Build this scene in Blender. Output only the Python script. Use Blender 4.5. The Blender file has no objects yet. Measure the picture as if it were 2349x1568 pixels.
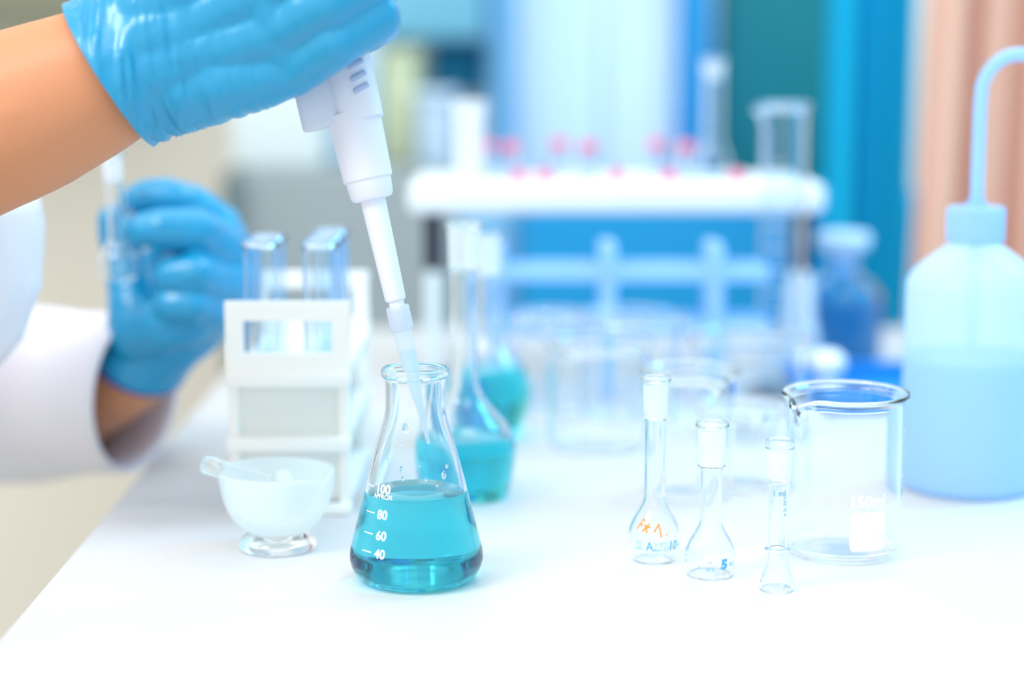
import bpy, bmesh, math, random
from mathutils import Vector, Matrix, noise

random.seed(4)
SC = bpy.context.scene
COL = SC.collection
PI = math.pi

# ------------------------------------------------------------------ camera
W_PX, H_PX, F_PX = 2349.0, 1568.0, 4400.0
CAM_H, PITCH = 0.25, math.radians(9.0)
cam_data = bpy.data.cameras.new('camera')
cam_data.sensor_width = 36.0
cam_data.lens = F_PX / W_PX * 36.0
cam_data.clip_start = 0.02
cam_data.clip_end = 50
cam_data.dof.use_dof = True
cam_data.dof.focus_distance = 0.888
cam_data.dof.aperture_fstop = 2.5
cam = bpy.data.objects.new('camera', cam_data)
cam.location = (0, 0, CAM_H)
cam.rotation_euler = (PI / 2 - PITCH, 0, 0)
COL.objects.link(cam)
SC.camera = cam

# ------------------------------------------------------------------ light
SC.view_settings.view_transform = 'Standard'
SC.view_settings.look = 'None'
SC.view_settings.gamma = 1.0
SC.view_settings.exposure = 0.0
SC.view_settings.use_curve_mapping = False
cy = SC.cycles
cy.use_denoising = True
cy.max_bounces = 96
cy.transmission_bounces = 96
cy.transparent_max_bounces = 24
cy.diffuse_bounces = 10
cy.glossy_bounces = 64
cy.volume_bounces = 0
cy.sample_clamp_indirect = 6.0
cy.blur_glossy = 0.0


def lin(c):
    out = []
    for v in c[:3]:
        v = v / 255.0
        out.append(v / 12.92 if v <= 0.04045 else ((v + 0.055) / 1.055) ** 2.4)
    return (*out, 1.0)


world = bpy.data.worlds.new('room_daylight')
SC.world = world
world.use_nodes = True
nt = world.node_tree
bg = nt.nodes['Background']
tc = nt.nodes.new('ShaderNodeTexCoord')
sep = nt.nodes.new('ShaderNodeSeparateXYZ')
mr = nt.nodes.new('ShaderNodeMapRange')
mr.inputs['From Min'].default_value = -0.5
mr.inputs['From Max'].default_value = 0.9
ramp = nt.nodes.new('ShaderNodeValToRGB')
ramp.color_ramp.elements[0].color = (1.0, 0.97, 0.92, 1)
ramp.color_ramp.elements[1].color = (0.50, 0.84, 1.0, 1)
e = ramp.color_ramp.elements.new(0.42)
e.color = (0.95, 0.98, 1.0, 1)
nt.links.new(tc.outputs['Generated'], sep.inputs[0])
nt.links.new(sep.outputs['X'], mr.inputs['Value'])
nt.links.new(mr.outputs[0], ramp.inputs['Fac'])
mz = nt.nodes.new('ShaderNodeMapRange')
mz.inputs['From Min'].default_value = -0.6
mz.inputs['From Max'].default_value = 0.9
mz.inputs['To Min'].default_value = 0.95
mz.inputs['To Max'].default_value = 1.30
nt.links.new(sep.outputs['Z'], mz.inputs['Value'])
nt.links.new(ramp.outputs[0], bg.inputs['Color'])
nt.links.new(mz.outputs[0], bg.inputs['Strength'])


def area(name, loc, target, size, size_y, power, color):
    l = bpy.data.lights.new(name, 'AREA')
    l.shape = 'RECTANGLE'
    l.size, l.size_y = size, size_y
    l.energy = power
    l.color = color
    o = bpy.data.objects.new(name, l)
    o.location = loc
    o.rotation_euler = (Vector(target) - Vector(loc)).to_track_quat('-Z', 'Y').to_euler()
    COL.objects.link(o)
    return o


area('unseen_key_fill', (-0.75, 0.35, 1.05), (-0.24, 0.9, 0.2), 0.45, 0.45, 2.0, (1.0, 0.98, 0.95)).data.spread = math.radians(85)  # unseen source added for highlights on the forearm and glove
area('foreground_fill', (0.05, 0.26, 1.25), (0.05, 0.36, 0), 1.0, 0.5, 4.0, (1.0, 0.99, 0.97))  # added above the frame to keep the bench foreground white
area('blue_cast_fill', (0.95, 1.35, 0.90), (0.34, 1.12, 0), 0.4, 0.4, 1.8, (0.10, 0.56, 1.0)).data.spread = math.radians(60)  # added off-frame to bring a blue cast onto the right side
area('glass_sparkle_fill', (0.35, 1.30, 1.35), (0.1, 1.0, 0), 0.07, 0.07, 1.6, (1.0, 1.0, 1.0))  # small unseen source added for bright spots in the glass
area('window_daylight', (0.06, 3.1, 0.75), (0.06, 2.5, 0.35), 0.7, 0.9, 20, (0.88, 0.95, 1.0))
area('back_wall_fill', (0.1, 1.72, 1.25), (0.1, 2.6, 0.40), 1.6, 0.4, 9, (0.9, 0.97, 1.0))  # added out of frame to light the back wall more evenly


# ------------------------------------------------------------------ helpers
CP, SP = math.cos(PITCH), math.sin(PITCH)


def at(px, py, Y):
    """the world point in the vertical plane at distance Y seen at a photo pixel"""
    u, v = (px - W_PX / 2) / F_PX, (H_PX / 2 - py) / F_PX
    t = Y / (CP + SP * v)
    return Vector((u * t, Y, CAM_H + t * (CP * v - SP)))


def ground(px, py):
    u, v = (px - W_PX / 2) / F_PX, (H_PX / 2 - py) / F_PX
    t = -CAM_H / (CP * v - SP)
    return Vector((u * t, t * (CP + SP * v), 0.0))


def tag(o, label=None, cat=None, group=None, kind=None):
    if label: o['label'] = label
    if cat: o['category'] = cat
    if group: o['group'] = group
    if kind: o['kind'] = kind
    return o


def empty(name, loc, label, cat, group=None, mat=None):
    o = bpy.data.objects.new(name, None)
    o.empty_display_size = 0.02
    COL.objects.link(o)
    o.location = loc
    if mat is not None:
        o.matrix_world = mat
    return tag(o, label, cat, group)


def link(name, me, m, parent=None, smooth=True, loc=None):
    me.name = name
    o = bpy.data.objects.new(name, me)
    COL.objects.link(o)
    if m is not None:
        me.materials.clear()
        me.materials.append(m)
    if smooth:
        me.polygons.foreach_set('use_smooth', [True] * len(me.polygons))
    if parent is not None:
        o.parent = parent
    if loc is not None:
        o.location = loc
    return o


def bm_link(name, bm, m, parent=None, smooth=True, loc=None, auto=None):
    me = bpy.data.meshes.new(name)
    bm.normal_update()
    if auto is not None:
        for ed in bm.edges:
            if len(ed.link_faces) == 2 and ed.calc_face_angle(0) > auto:
                ed.smooth = False
    bm.to_mesh(me)
    bm.free()
    return link(name, me, m, parent, smooth, loc)


def structure(o):
    o['kind'] = 'structure'
    return o


def box_bm(bm, lo, hi, bevel=0.0, seg=2):
    lo, hi = Vector(lo), Vector(hi)
    r = bmesh.ops.create_cube(bm, size=1.0, matrix=Matrix.Translation((lo + hi) / 2) @ Matrix.Diagonal((*(hi - lo), 1)))
    if bevel > 0:
        es = list({ed for v in r['verts'] for ed in v.link_edges})
        bmesh.ops.bevel(bm, geom=es, offset=bevel, segments=seg, profile=0.5, affect='EDGES')
    return bm


def box(name, lo, hi, m, parent=None, bevel=0.002, seg=3):
    bm = bmesh.new()
    box_bm(bm, lo, hi, bevel, seg)
    return bm_link(name, bm, m, parent, smooth=True, auto=0.6)


def pbox(name, px0, py0, px1, py1, Y, depth, m, parent=None, bevel=0.004):
    a, b = at(px0, py1, Y), at(px1, py0, Y)
    return box(name, (a.x, Y, a.z), (b.x, Y + depth, b.z), m, parent, bevel)


def smoothed(pts, n=6):
    """Catmull-Rom through (r, z) points"""
    out = []
    P = [Vector(p) for p in pts]
    for i in range(len(P) - 1):
        p0 = P[i - 1] if i > 0 else P[i] * 2 - P[i + 1]
        p1, p2 = P[i], P[i + 1]
        p3 = P[i + 2] if i + 2 < len(P) else P[i + 1] * 2 - P[i]
        for k in range(n):
            t = k / n
            q = 0.5 * ((2 * p1) + (p2 - p0) * t + (2 * p0 - 5 * p1 + 4 * p2 - p3) * t * t + (3 * p1 - p0 - 3 * p2 + p3) * t ** 3)
            out.append((max(q.x, 0.0), q.y))
    out.append(tuple(P[-1]))
    return out


def lathe_bm(profile, seg=64, deform=None):
    bm = bmesh.new()
    rings = []
    for r, z in profile:
        if r < 1e-6:
            rings.append([bm.verts.new((0, 0, z))])
        else:
            rings.append([bm.verts.new((r * math.cos(2 * PI * k / seg), r * math.sin(2 * PI * k / seg), z)) for k in range(seg)])
    for a, b in zip(rings[:-1], rings[1:]):
        for k in range(seg):
            k2 = (k + 1) % seg
            if len(a) == 1 and len(b) == 1:
                continue
            if len(a) == 1:
                f = [a[0], b[k2], b[k]]
            elif len(b) == 1:
                f = [a[k], a[k2], b[0]]
            else:
                f = [a[k], a[k2], b[k2], b[k]]
            bm.faces.new(f)
    if deform:
        for v in bm.verts:
            v.co = deform(v.co)
    bmesh.ops.recalc_face_normals(bm, faces=bm.faces)
    return bm


def mm(pts):
    return [(r * 0.001, z * 0.001) for r, z in pts]


def lathe(name, profile, m, parent=None, seg=64, loc=None, deform=None, auto=None):
    return bm_link(name, lathe_bm(profile, seg, deform), m, parent, True, loc, auto)


def inner_wall(outer, t, t_floor=None):
    """the inside of a vessel: the outer profile moved in by t (reversed)"""
    n = len(outer)
    res = []
    for i, (r, z) in enumerate(outer):
        a, b = outer[max(i - 1, 0)], outer[min(i + 1, n - 1)]
        d = Vector((b[0] - a[0], b[1] - a[1]))
        d.normalize()
        nx, nz = -d.y, d.x
        res.append((max(r + nx * t, 0.0), z + nz * (t if t_floor is None or z > t * 3 else t_floor)))
    return res[::-1]


def vessel(outer, t, rim_bead=True):
    inn = inner_wall(outer, t)
    (ro, zo), (ri, zi) = outer[-1], inn[0]
    mid = []
    if rim_bead:
        c = ((ro + ri) / 2, (zo + zi) / 2)
        for k in range(1, 5):
            a = PI * k / 5
            mid.append((c[0] + (ro - c[0]) * math.cos(a), max(zo, zi) + t * 0.5 * math.sin(a)))
    inn[-1] = (0.0, inn[-1][1])
    return outer + mid + inn, inn


def liquid_profile(inner, level, gap=-0.00005):
    """closed solid filling the vessel's inside up to a level, a hair into the glass"""
    up = inner[::-1]
    pts = []
    for i, (r, z) in enumerate(up):
        if z >= level:
            r0, z0 = up[i - 1]
            f = (level - z0) / max(z - z0, 1e-9)
            pts.append((r0 + (r - r0) * f, level))
            break
        pts.append((r, z))
    if not gap:
        return pts + [(pts[-1][0] * 0.5, level), (0.0, level)]
    pts = [(max(r - gap, 0) if r > 1e-6 else 0.0, z + (gap if z < 0.004 else 0)) for r, z in pts]
    return pts + [(pts[-1][0] * 0.5, level), (0.0, level)]


def wetted(prof, inn, level):
    """the vessel's wall without the stretch of inner surface that the liquid wets (the liquid's mesh is that surface)"""
    n = len(prof) - len(inn)
    out = prof[:n]
    for i, (r, z) in enumerate(inn):
        if z <= level:
            r0, z0 = inn[i - 1]
            f = (level - z0) / (z - z0)
            out.append((r0 + (r - r0) * f, level))
            break
        out.append((r, z))
    return out


def solution(name, level, density, absorb):
    """coloured water: water against glass below the level, water against air on top"""
    m = glass(name, ior=1.34, density=density, absorb=absorb)
    t = m.node_tree
    g = [n for n in t.nodes if n.type == 'BSDF_GLASS'][0]
    c = t.nodes.new('ShaderNodeTexCoord')
    sp = t.nodes.new('ShaderNodeSeparateXYZ')
    mr_ = t.nodes.new('ShaderNodeMapRange')
    mr_.interpolation_type = 'LINEAR'
    mr_.inputs['From Min'].default_value = level - 2e-5
    mr_.inputs['From Max'].default_value = level - 1e-5
    mr_.inputs['To Min'].default_value = 1.34 / 1.47
    mr_.inputs['To Max'].default_value = 1.34
    t.links.new(c.outputs['Object'], sp.inputs[0])
    t.links.new(sp.outputs['Z'], mr_.inputs['Value'])
    t.links.new(mr_.outputs[0], g.inputs['IOR'])
    return m


def radius_at(outer, z):
    for (r0, z0), (r1, z1) in zip(outer[:-1], outer[1:]):
        if z0 <= z <= z1 and z1 > z0:
            return r0 + (r1 - r0) * (z - z0) / (z1 - z0)
    return outer[-1][0]


def text_bm(s, height, bold=0.0, step=0.0006, align='CENTER', squeeze=1.0):
    cu = bpy.data.curves.new('lettering', 'FONT')
    cu.body = s
    cu.size = height * 1.38
    cu.offset = bold
    cu.align_x = align
    cu.resolution_u = 3
    o = bpy.data.objects.new('lettering', cu)
    COL.objects.link(o)
    dg = bpy.context.evaluated_depsgraph_get()
    me = bpy.data.meshes.new_from_object(o.evaluated_get(dg))
    bpy.data.objects.remove(o)
    bpy.data.curves.remove(cu)
    bm = bmesh.new()
    bm.from_mesh(me)
    bpy.data.meshes.remove(me)
    for v in bm.verts:
        v.co.x *= squeeze
    if bm.verts:
        x0, x1 = min(v.co.x for v in bm.verts), max(v.co.x for v in bm.verts)
        x = x0 + step
        while x < x1:
            bmesh.ops.bisect_plane(bm, geom=bm.verts[:] + bm.edges[:] + bm.faces[:], plane_co=(x, 0, 0), plane_no=(1, 0, 0))
            x += step
    return bm


def stroke_bm(bm, pts, w):
    """a flat pen stroke along 2D points"""
    P = [Vector((*p, 0)) for p in pts]
    Q = []
    for a, b in zip(P[:-1], P[1:]):
        n = max(2, int((b - a).length / 0.0006))
        Q += [a.lerp(b, k / n) for k in range(n)]
    Q.append(P[-1])
    L = []
    for i, p in enumerate(Q):
        d = (Q[min(i + 1, len(Q) - 1)] - Q[max(i - 1, 0)]).normalized()
        nrm = Vector((-d.y, d.x, 0)) * w / 2
        L.append((bm.verts.new(p + nrm), bm.verts.new(p - nrm)))
    for a, b in zip(L[:-1], L[1:]):
        bm.faces.new((a[0], a[1], b[1], b[0]))
    for c in (Q[0], Q[-1]):
        vs = [bm.verts.new(c + Vector((math.cos(2 * PI * k / 10), math.sin(2 * PI * k / 10), 0)) * w / 2) for k in range(10)]
        bm.faces.new(vs)
    return bm


def rect_bm(bm, x0, y0, x1, y1, nx=8, ny=1, rad=0.0):
    if rad > 0:
        pts = []
        for cx, cy_, a0 in ((x1 - rad, y0 + rad, -90), (x1 - rad, y1 - rad, 0), (x0 + rad, y1 - rad, 90), (x0 + rad, y0 + rad, 180)):
            for k in range(6):
                a = math.radians(a0 + 18 * k)
                pts.append((cx + rad * math.cos(a), cy_ + rad * math.sin(a), 0))
        bm.faces.new([bm.verts.new(p) for p in pts])
        x = x0 + (x1 - x0) / nx
        while x < x1 - 1e-6:
            bmesh.ops.bisect_plane(bm, geom=bm.verts[:] + bm.edges[:] + bm.faces[:], plane_co=(x, 0, 0), plane_no=(1, 0, 0))
            x += (x1 - x0) / nx
        for j in range(1, 6):
            y = y0 + (y1 - y0) * j / 6
            bmesh.ops.bisect_plane(bm, geom=bm.verts[:] + bm.edges[:] + bm.faces[:], plane_co=(0, y, 0), plane_no=(0, 1, 0))
        return bm
    g = [[bm.verts.new((x0 + (x1 - x0) * i / nx, y0 + (y1 - y0) * j / ny, 0)) for j in range(ny + 1)] for i in range(nx + 1)]
    for i in range(nx):
        for j in range(ny):
            bm.faces.new((g[i][j], g[i + 1][j], g[i + 1][j + 1], g[i][j + 1]))
    return bm


def print_on(name, bm, outer, u0, z0, m, parent, off=0.00012, deg0=0.0, rot=0.0):
    """wrap a flat print round a vessel of profile outer, centred at angle deg0 (0 faces the front) and height z0"""
    R = Matrix.Rotation(rot, 3, 'Z')
    for v in bm.verts:
        p = R @ v.co
        z = z0 + p.y
        r = radius_at(outer, z) + off
        rr = radius_at(outer, z0)
        a = math.radians(deg0) + (u0 + p.x) / rr
        v.co = (r * math.sin(a), -r * math.cos(a), z)
    return bm_link(name, bm, m, parent, smooth=False)


def tube_bm(bm, pts, rad, seg=16, close=True):
    """round bar along points, rad a number or a list"""
    P = [Vector(p) for p in pts]
    rads = rad if isinstance(rad, (list, tuple)) else [rad] * len(P)
    up = Vector((0, 0, 1))
    rings = []
    x_prev = None
    for i, p in enumerate(P):
        d = (P[min(i + 1, len(P) - 1)] - P[max(i - 1, 0)]).normalized()
        if x_prev is None:
            x = d.cross(up)
            if x.length < 1e-3:
                x = d.cross(Vector((0, 1, 0)))
        else:
            x = x_prev - d * x_prev.dot(d)
        x.normalize()
        x_prev = x
        y = d.cross(x)
        rings.append([bm.verts.new(p + (x * math.cos(2 * PI * k / seg) + y * math.sin(2 * PI * k / seg)) * rads[i]) for k in range(seg)])
    for a, b in zip(rings[:-1], rings[1:]):
        for k in range(seg):
            bm.faces.new((a[k], a[(k + 1) % seg], b[(k + 1) % seg], b[k]))
    if close:
        bm.faces.new(rings[0][::-1])
        bm.faces.new(rings[-1])
    return bm


def tube(name, pts, rad, m, parent=None, seg=16):
    return bm_link(name, tube_bm(bmesh.new(), pts, rad, seg), m, parent, True, auto=0.9)


# ---- organic forms: tapered limbs fused into one continuous skin
def hull_into(bm_all, p0, r0, p1, r1, sub=3):
    bm = bmesh.new()
    for p, r in ((p0, r0), (p1, r1)):
        s = Matrix.Diagonal((*(r if isinstance(r, (tuple, list, Vector)) else (r, r, r)), 1))
        bmesh.ops.create_icosphere(bm, subdivisions=sub, radius=1.0, matrix=Matrix.Translation(p) @ s)
    for f in bm.faces[:]:
        bm.faces.remove(f)
    for ed in bm.edges[:]:
        bm.edges.remove(ed)
    res = bmesh.ops.convex_hull(bm, input=bm.verts[:])
    bmesh.ops.delete(bm, geom=[g for g in res['geom_interior'] if isinstance(g, bmesh.types.BMVert)], context='VERTS')
    me = bpy.data.meshes.new('tmp')
    bm.to_mesh(me)
    bm.free()
    bm_all.from_mesh(me)
    bpy.data.meshes.remove(me)


def organic(chains, voxel, iters=8):
    """chains: lists of (point, radius); returns a fused smooth bmesh"""
    bm = bmesh.new()
    for ch in chains:
        for (p0, r0), (p1, r1) in zip(ch[:-1], ch[1:]):
            hull_into(bm, p0, r0, p1, r1)
    me = bpy.data.meshes.new('tmp')
    bm.to_mesh(me)
    bm.free()
    o = bpy.data.objects.new('tmp', me)
    COL.objects.link(o)
    md = o.modifiers.new('r', 'REMESH')
    md.mode = 'VOXEL'
    md.voxel_size = voxel
    sm = o.modifiers.new('s', 'SMOOTH')
    sm.factor = 0.5
    sm.iterations = iters
    dg = bpy.context.evaluated_depsgraph_get()
    out = bpy.data.meshes.new_from_object(o.evaluated_get(dg))
    bpy.data.objects.remove(o)
    bpy.data.meshes.remove(me)
    bm = bmesh.new()
    bm.from_mesh(out)
    bpy.data.meshes.remove(out)
    return bm


def cut(bm, co, no):
    """open the skin along a plane, removing what lies on the normal's side"""
    bmesh.ops.bisect_plane(bm, geom=bm.verts[:] + bm.edges[:] + bm.faces[:], plane_co=co, plane_no=no, clear_outer=True)


def thicken(o, t):
    md = o.modifiers.new('cloth', 'SOLIDIFY')
    md.thickness = t
    md.offset = 0.0
    return o


# ------------------------------------------------------------------ materials
def nodes(name):
    m = bpy.data.materials.new(name)
    m.use_nodes = True
    return m, m.node_tree, m.node_tree.nodes['Principled BSDF']


def plastic(name, c, rough=0.4, spec=0.5, sss=0.0, bump=0.0, scale=200.0, metal=0.0):
    m, t, b = nodes(name)
    b.inputs['Base Color'].default_value = lin(c)
    b.inputs['Roughness'].default_value = rough
    b.inputs['Specular IOR Level'].default_value = spec
    b.inputs['Metallic'].default_value = metal
    if sss:
        b.inputs['Subsurface Weight'].default_value = sss
        b.inputs['Subsurface Radius'].default_value = (0.012, 0.005, 0.003)
        b.inputs['Subsurface Scale'].default_value = 1.0
    # slight variation of gloss and, if asked for, of relief
    n = t.nodes.new('ShaderNodeTexNoise')
    c_ = t.nodes.new('ShaderNodeTexCoord')
    n.inputs['Scale'].default_value = scale
    t.links.new(c_.outputs['Object'], n.inputs['Vector'])
    r = t.nodes.new('ShaderNodeMapRange')
    r.inputs['To Min'].default_value = max(rough - 0.05, 0)
    r.inputs['To Max'].default_value = min(rough + 0.05, 1)
    t.links.new(n.outputs['Fac'], r.inputs['Value'])
    t.links.new(r.outputs[0], b.inputs['Roughness'])
    if bump:
        bp = t.nodes.new('ShaderNodeBump')
        bp.inputs['Strength'].default_value = bump
        bp.inputs['Distance'].default_value = 0.001
        t.links.new(n.outputs['Fac'], bp.inputs['Height'])
        t.links.new(bp.outputs[0], b.inputs['Normal'])
    return m


def glass(name, color=(1, 1, 1), ior=1.47, rough=0.0, density=0.0, absorb=None):
    m = bpy.data.materials.new(name)
    m.use_nodes = True
    t = m.node_tree
    t.nodes.remove(t.nodes['Principled BSDF'])
    g = t.nodes.new('ShaderNodeBsdfGlass')
    g.inputs['Color'].default_value = (*color, 1)
    g.inputs['IOR'].default_value = ior
    g.inputs['Roughness'].default_value = rough
    t.links.new(g.outputs[0], t.nodes['Material Output'].inputs['Surface'])
    if density:
        v = t.nodes.new('ShaderNodeVolumeAbsorption')
        v.inputs['Color'].default_value = (*absorb, 1)
        v.inputs['Density'].default_value = density
        t.links.new(v.outputs[0], t.nodes['Material Output'].inputs['Volume'])
    return m


def translucent(name, c, clear=0.3, trans=0.5, rough=0.3, gloss=0.08):
    """milky plastic, frosted glass or thin cloth"""
    m = bpy.data.materials.new(name)
    m.use_nodes = True
    t = m.node_tree
    t.nodes.remove(t.nodes['Principled BSDF'])
    N = t.nodes.new
    d = N('ShaderNodeBsdfDiffuse'); d.inputs['Color'].default_value = lin(c)
    tl = N('ShaderNodeBsdfTranslucent'); tl.inputs['Color'].default_value = lin(c)
    tr = N('ShaderNodeBsdfTransparent'); tr.inputs['Color'].default_value = (1, 1, 1, 1)
    gl = N('ShaderNodeBsdfGlossy'); gl.inputs['Roughness'].default_value = rough
    lw = N('ShaderNodeLayerWeight'); lw.inputs['Blend'].default_value = 0.12
    a, b, g = N('ShaderNodeMixShader'), N('ShaderNodeMixShader'), N('ShaderNodeMixShader')
    a.inputs[0].default_value = trans
    t.links.new(d.outputs[0], a.inputs[1]); t.links.new(tl.outputs[0], a.inputs[2])
    b.inputs[0].default_value = clear
    t.links.new(a.outputs[0], b.inputs[1]); t.links.new(tr.outputs[0], b.inputs[2])
    k = N('ShaderNodeMath'); k.operation = 'MULTIPLY'; k.inputs[1].default_value = gloss * 6
    t.links.new(lw.outputs['Facing'], k.inputs[0])
    t.links.new(k.outputs[0], g.inputs[0])
    t.links.new(b.outputs[0], g.inputs[1]); t.links.new(gl.outputs[0], g.inputs[2])
    t.links.new(g.outputs[0], t.nodes['Material Output'].inputs['Surface'])
    return m


M = {}
M['table'] = plastic('white_laminate', (207, 208, 210), 0.45, 0.3, scale=40)
M['glass'] = glass('clear_glass', (0.995, 1.0, 1.0))
M['glass_blue'] = glass('pale_blue_glass', (0.95, 0.98, 1.0))
M['glass_deep'] = glass('blue_glass', (0.80, 0.93, 1.0))
M['tip_liquid'] = glass('pale_solution', ior=1.34, density=20.0, absorb=(0.3, 0.90, 0.96))
M['drawn'] = translucent('drawn_pale_solution', (205, 238, 246), 0.45, 0.5, 0.2, 0.03)
M['frost'] = translucent('ground_glass', (247, 251, 255), 0.5, 0.5, 0.35, 0.06)
M['frost_mortar'] = translucent('frosted_mortar_glass', (240, 247, 248), 0.42, 0.6, 0.25, 0.09)
M['enamel'] = plastic('white_enamel_print', (250, 253, 253), 0.5, scale=900)
M['blue_print'] = plastic('blue_enamel_print', (95, 178, 240), 0.5, scale=900)
M['orange_pen'] = plastic('orange_marker_ink', (245, 150, 45), 0.6, scale=900)
M['pip_white'] = plastic('white_pipette_plastic', (226, 228, 240), 0.38, 0.5, sss=0.0, scale=300)
M['pip_grey'] = plastic('pale_grey_pipette_plastic', (205, 212, 228), 0.42, 0.4, scale=300)
M['ridge_shade'] = plastic('shaded_grip_plastic', (178, 192, 222), 0.6, scale=300)  # shading of the grip ridges put into a darker colour
M['tip'] = translucent('milky_tip_plastic', (228, 236, 246), 0.5, 0.5, 0.25, 0.09)
M['glove'] = plastic('blue_nitrile', (6, 146, 194), 0.30, 0.75, bump=0.10, scale=260)
M['skin'] = plastic('skin', (208, 142, 104), 0.5, 0.35, sss=0.12, bump=0.10, scale=350)
M['cloth'] = plastic('white_coat_cotton', (236, 231, 238), 0.85, 0.15, bump=0.12, scale=500)
M['rack'] = plastic('white_rack_plastic', (243, 243, 240), 0.4, 0.4, scale=150)
M['rack_recess'] = plastic('grey_recessed_plastic', (226, 229, 226), 0.5, 0.3, scale=150)  # recessed panels slightly greyer than the rack
M['shelf'] = plastic('white_shelf_board', (240, 247, 250), 0.4, 0.4, scale=60)
M['black'] = plastic('black_bracket_paint', (14, 20, 46), 0.5, scale=100)
M['steel'] = plastic('brushed_steel', (190, 200, 210), 0.35, metal=0.7, scale=300)
M['red'] = plastic('red_cap_plastic', (236, 120, 150), 0.4, scale=200)
M['ldpe'] = translucent('milky_bottle_plastic', (226, 247, 255), 0.25, 0.5, 0.22, 0.08)
M['ldpe_cap'] = translucent('milky_cap_plastic', (190, 228, 255), 0.05, 0.45, 0.3, 0.08)
M['wash_liquid'] = translucent('pale_blue_water', (130, 220, 250), 0.15, 0.6, 0.2, 0.04)
M['peg'] = translucent('pale_blue_rack_plastic', (176, 222, 255), 0.1, 0.4, 0.3, 0.06)
M['wall'] = plastic('beige_wall_paint', (250, 242, 230), 0.9, 0.1, bump=0.05, scale=30)
M['wall_blue'] = plastic('blue_wall_paint', (30, 160, 222), 0.9, 0.1, bump=0.05, scale=30)
M['floor'] = plastic('grey_floor_vinyl', (205, 208, 200), 0.5, 0.3, scale=20)
M['grey_metal'] = plastic('grey_cabinet_paint', (156, 168, 172), 0.55, 0.3, scale=20)
M['dark_grey'] = plastic('dark_cabinet_edge', (104, 124, 126), 0.6, 0.3, scale=20)
M['olive'] = plastic('olive_grey_cupboard', (142, 142, 122), 0.6, 0.3, scale=20)
M['white_box'] = plastic('white_housing', (226, 240, 242), 0.45, 0.3, scale=20)
M['pale_blue'] = plastic('pale_blue_housing', (190, 216, 238), 0.5, 0.3, scale=20)
M['yellow_green'] = plastic('pale_yellow_carton', (208, 216, 180), 0.7, 0.2, scale=20)
M['pale_teal'] = plastic('pale_teal_panel', (120, 184, 208), 0.6, 0.3, scale=20)
M['teal'] = plastic('teal_panel', (36, 148, 184), 0.6, 0.3, scale=20)
M['teal_dark'] = plastic('dark_teal_panel', (16, 124, 136), 0.6, 0.3, scale=20)
M['blue_panel'] = plastic('blue_panel', (18, 150, 214), 0.6, 0.3, scale=20)
M['blue_mid'] = plastic('mid_blue_panel', (128, 188, 228), 0.6, 0.3, scale=20)
M['blue_cloth'] = plastic('blue_curtain_cloth', (26, 182, 230), 0.9, 0.1, bump=0.1, scale=200)
M['peach_cloth'] = plastic('peach_curtain_cloth', (232, 198, 182), 0.9, 0.1, bump=0.1, scale=200)
M['sheer'] = translucent('white_sheer_cloth', (240, 250, 255), 0.25, 0.5, 0.8, 0.0)
M['tray_blue'] = plastic('blue_tray_plastic', (18, 138, 216), 0.4, 0.4, scale=60)
M['navy'] = plastic('navy_plastic', (16, 78, 160), 0.4, 0.4, scale=60)
M['white_plastic'] = plastic('white_stopper_plastic', (196, 228, 250), 0.35, 0.4, scale=60)
M['green_liquid'] = translucent('green_reagent', (64, 178, 220), 0.25, 0.5, 0.3, 0.05)
M['frame'] = plastic('white_window_frame', (232, 240, 246), 0.5, 0.3, scale=20)
M['pane'] = translucent('window_pane', (240, 250, 255), 0.92, 0.5, 0.05, 0.02)

# ================================================================== setting
TABLE_L = -0.217
structure(box('floor', (-3.5, -1.5, -0.95), (3.5, 3.2, -0.90), M['floor'], bevel=0))

Yw = 2.62
wl, wr = at(1140, 400, Yw).x, at(1665, 400, Yw).x
wz0, wz1 = at(0, 520, Yw).z, at(0, -260, Yw).z
bm = bmesh.new()
box_bm(bm, (-3.5, Yw, -0.9), (wl, Yw + 0.15, 1.7))
box_bm(bm, (wl, Yw, -0.9), (wr, Yw + 0.15, wz0))
box_bm(bm, (wl, Yw, wz1), (wr, Yw + 0.15, 1.7))
box_bm(bm, (wr, Yw, -0.9), (3.5, Yw + 0.15, 1.7))
structure(bm_link('wall_back', bm, M['wall'], smooth=False))
bm = bmesh.new()
for lo, hi in (((wl, wz0 + 0.03), (wl + 0.03, wz1 - 0.03)), ((wr - 0.03, wz0 + 0.03), (wr, wz1 - 0.03)), ((wl, wz0), (wr, wz0 + 0.03)), ((wl, wz1 - 0.03), (wr, wz1)),
               (((wl + wr) / 2 - 0.014, wz0 + 0.03), ((wl + wr) / 2 + 0.014, wz1 - 0.03))):
    box_bm(bm, (lo[0], Yw + 0.03, lo[1]), (hi[0], Yw + 0.09, hi[1]), 0.003)
win = structure(bm_link('window_1', bm, M['frame'], auto=0.6))
box('window_pane', (wl + 0.02, Yw + 0.055, wz0 + 0.02), (wr - 0.02, Yw + 0.061, wz1 - 0.02), M['pane'], win, bevel=0)

# the bench
bench = empty('lab_bench', (0.45, 1.0, -0.90), 'white laminate laboratory bench carrying the glassware', 'bench')
box('worktop', (TABLE_L - 0.45, 0.36 - 1.0, 0.90 - 0.032), (1.2 - 0.45, 1.66 - 1.0, 0.90), M['table'], bench, 0.003)
for x in (TABLE_L + 0.08, 1.12):
    for y in (0.46, 1.58):
        box('leg', (x - 0.45 - 0.025, y - 1.0 - 0.025, 0.0), (x - 0.45 + 0.025, y - 1.0 + 0.025, 0.868), M['steel'], bench, 0.003)


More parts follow.
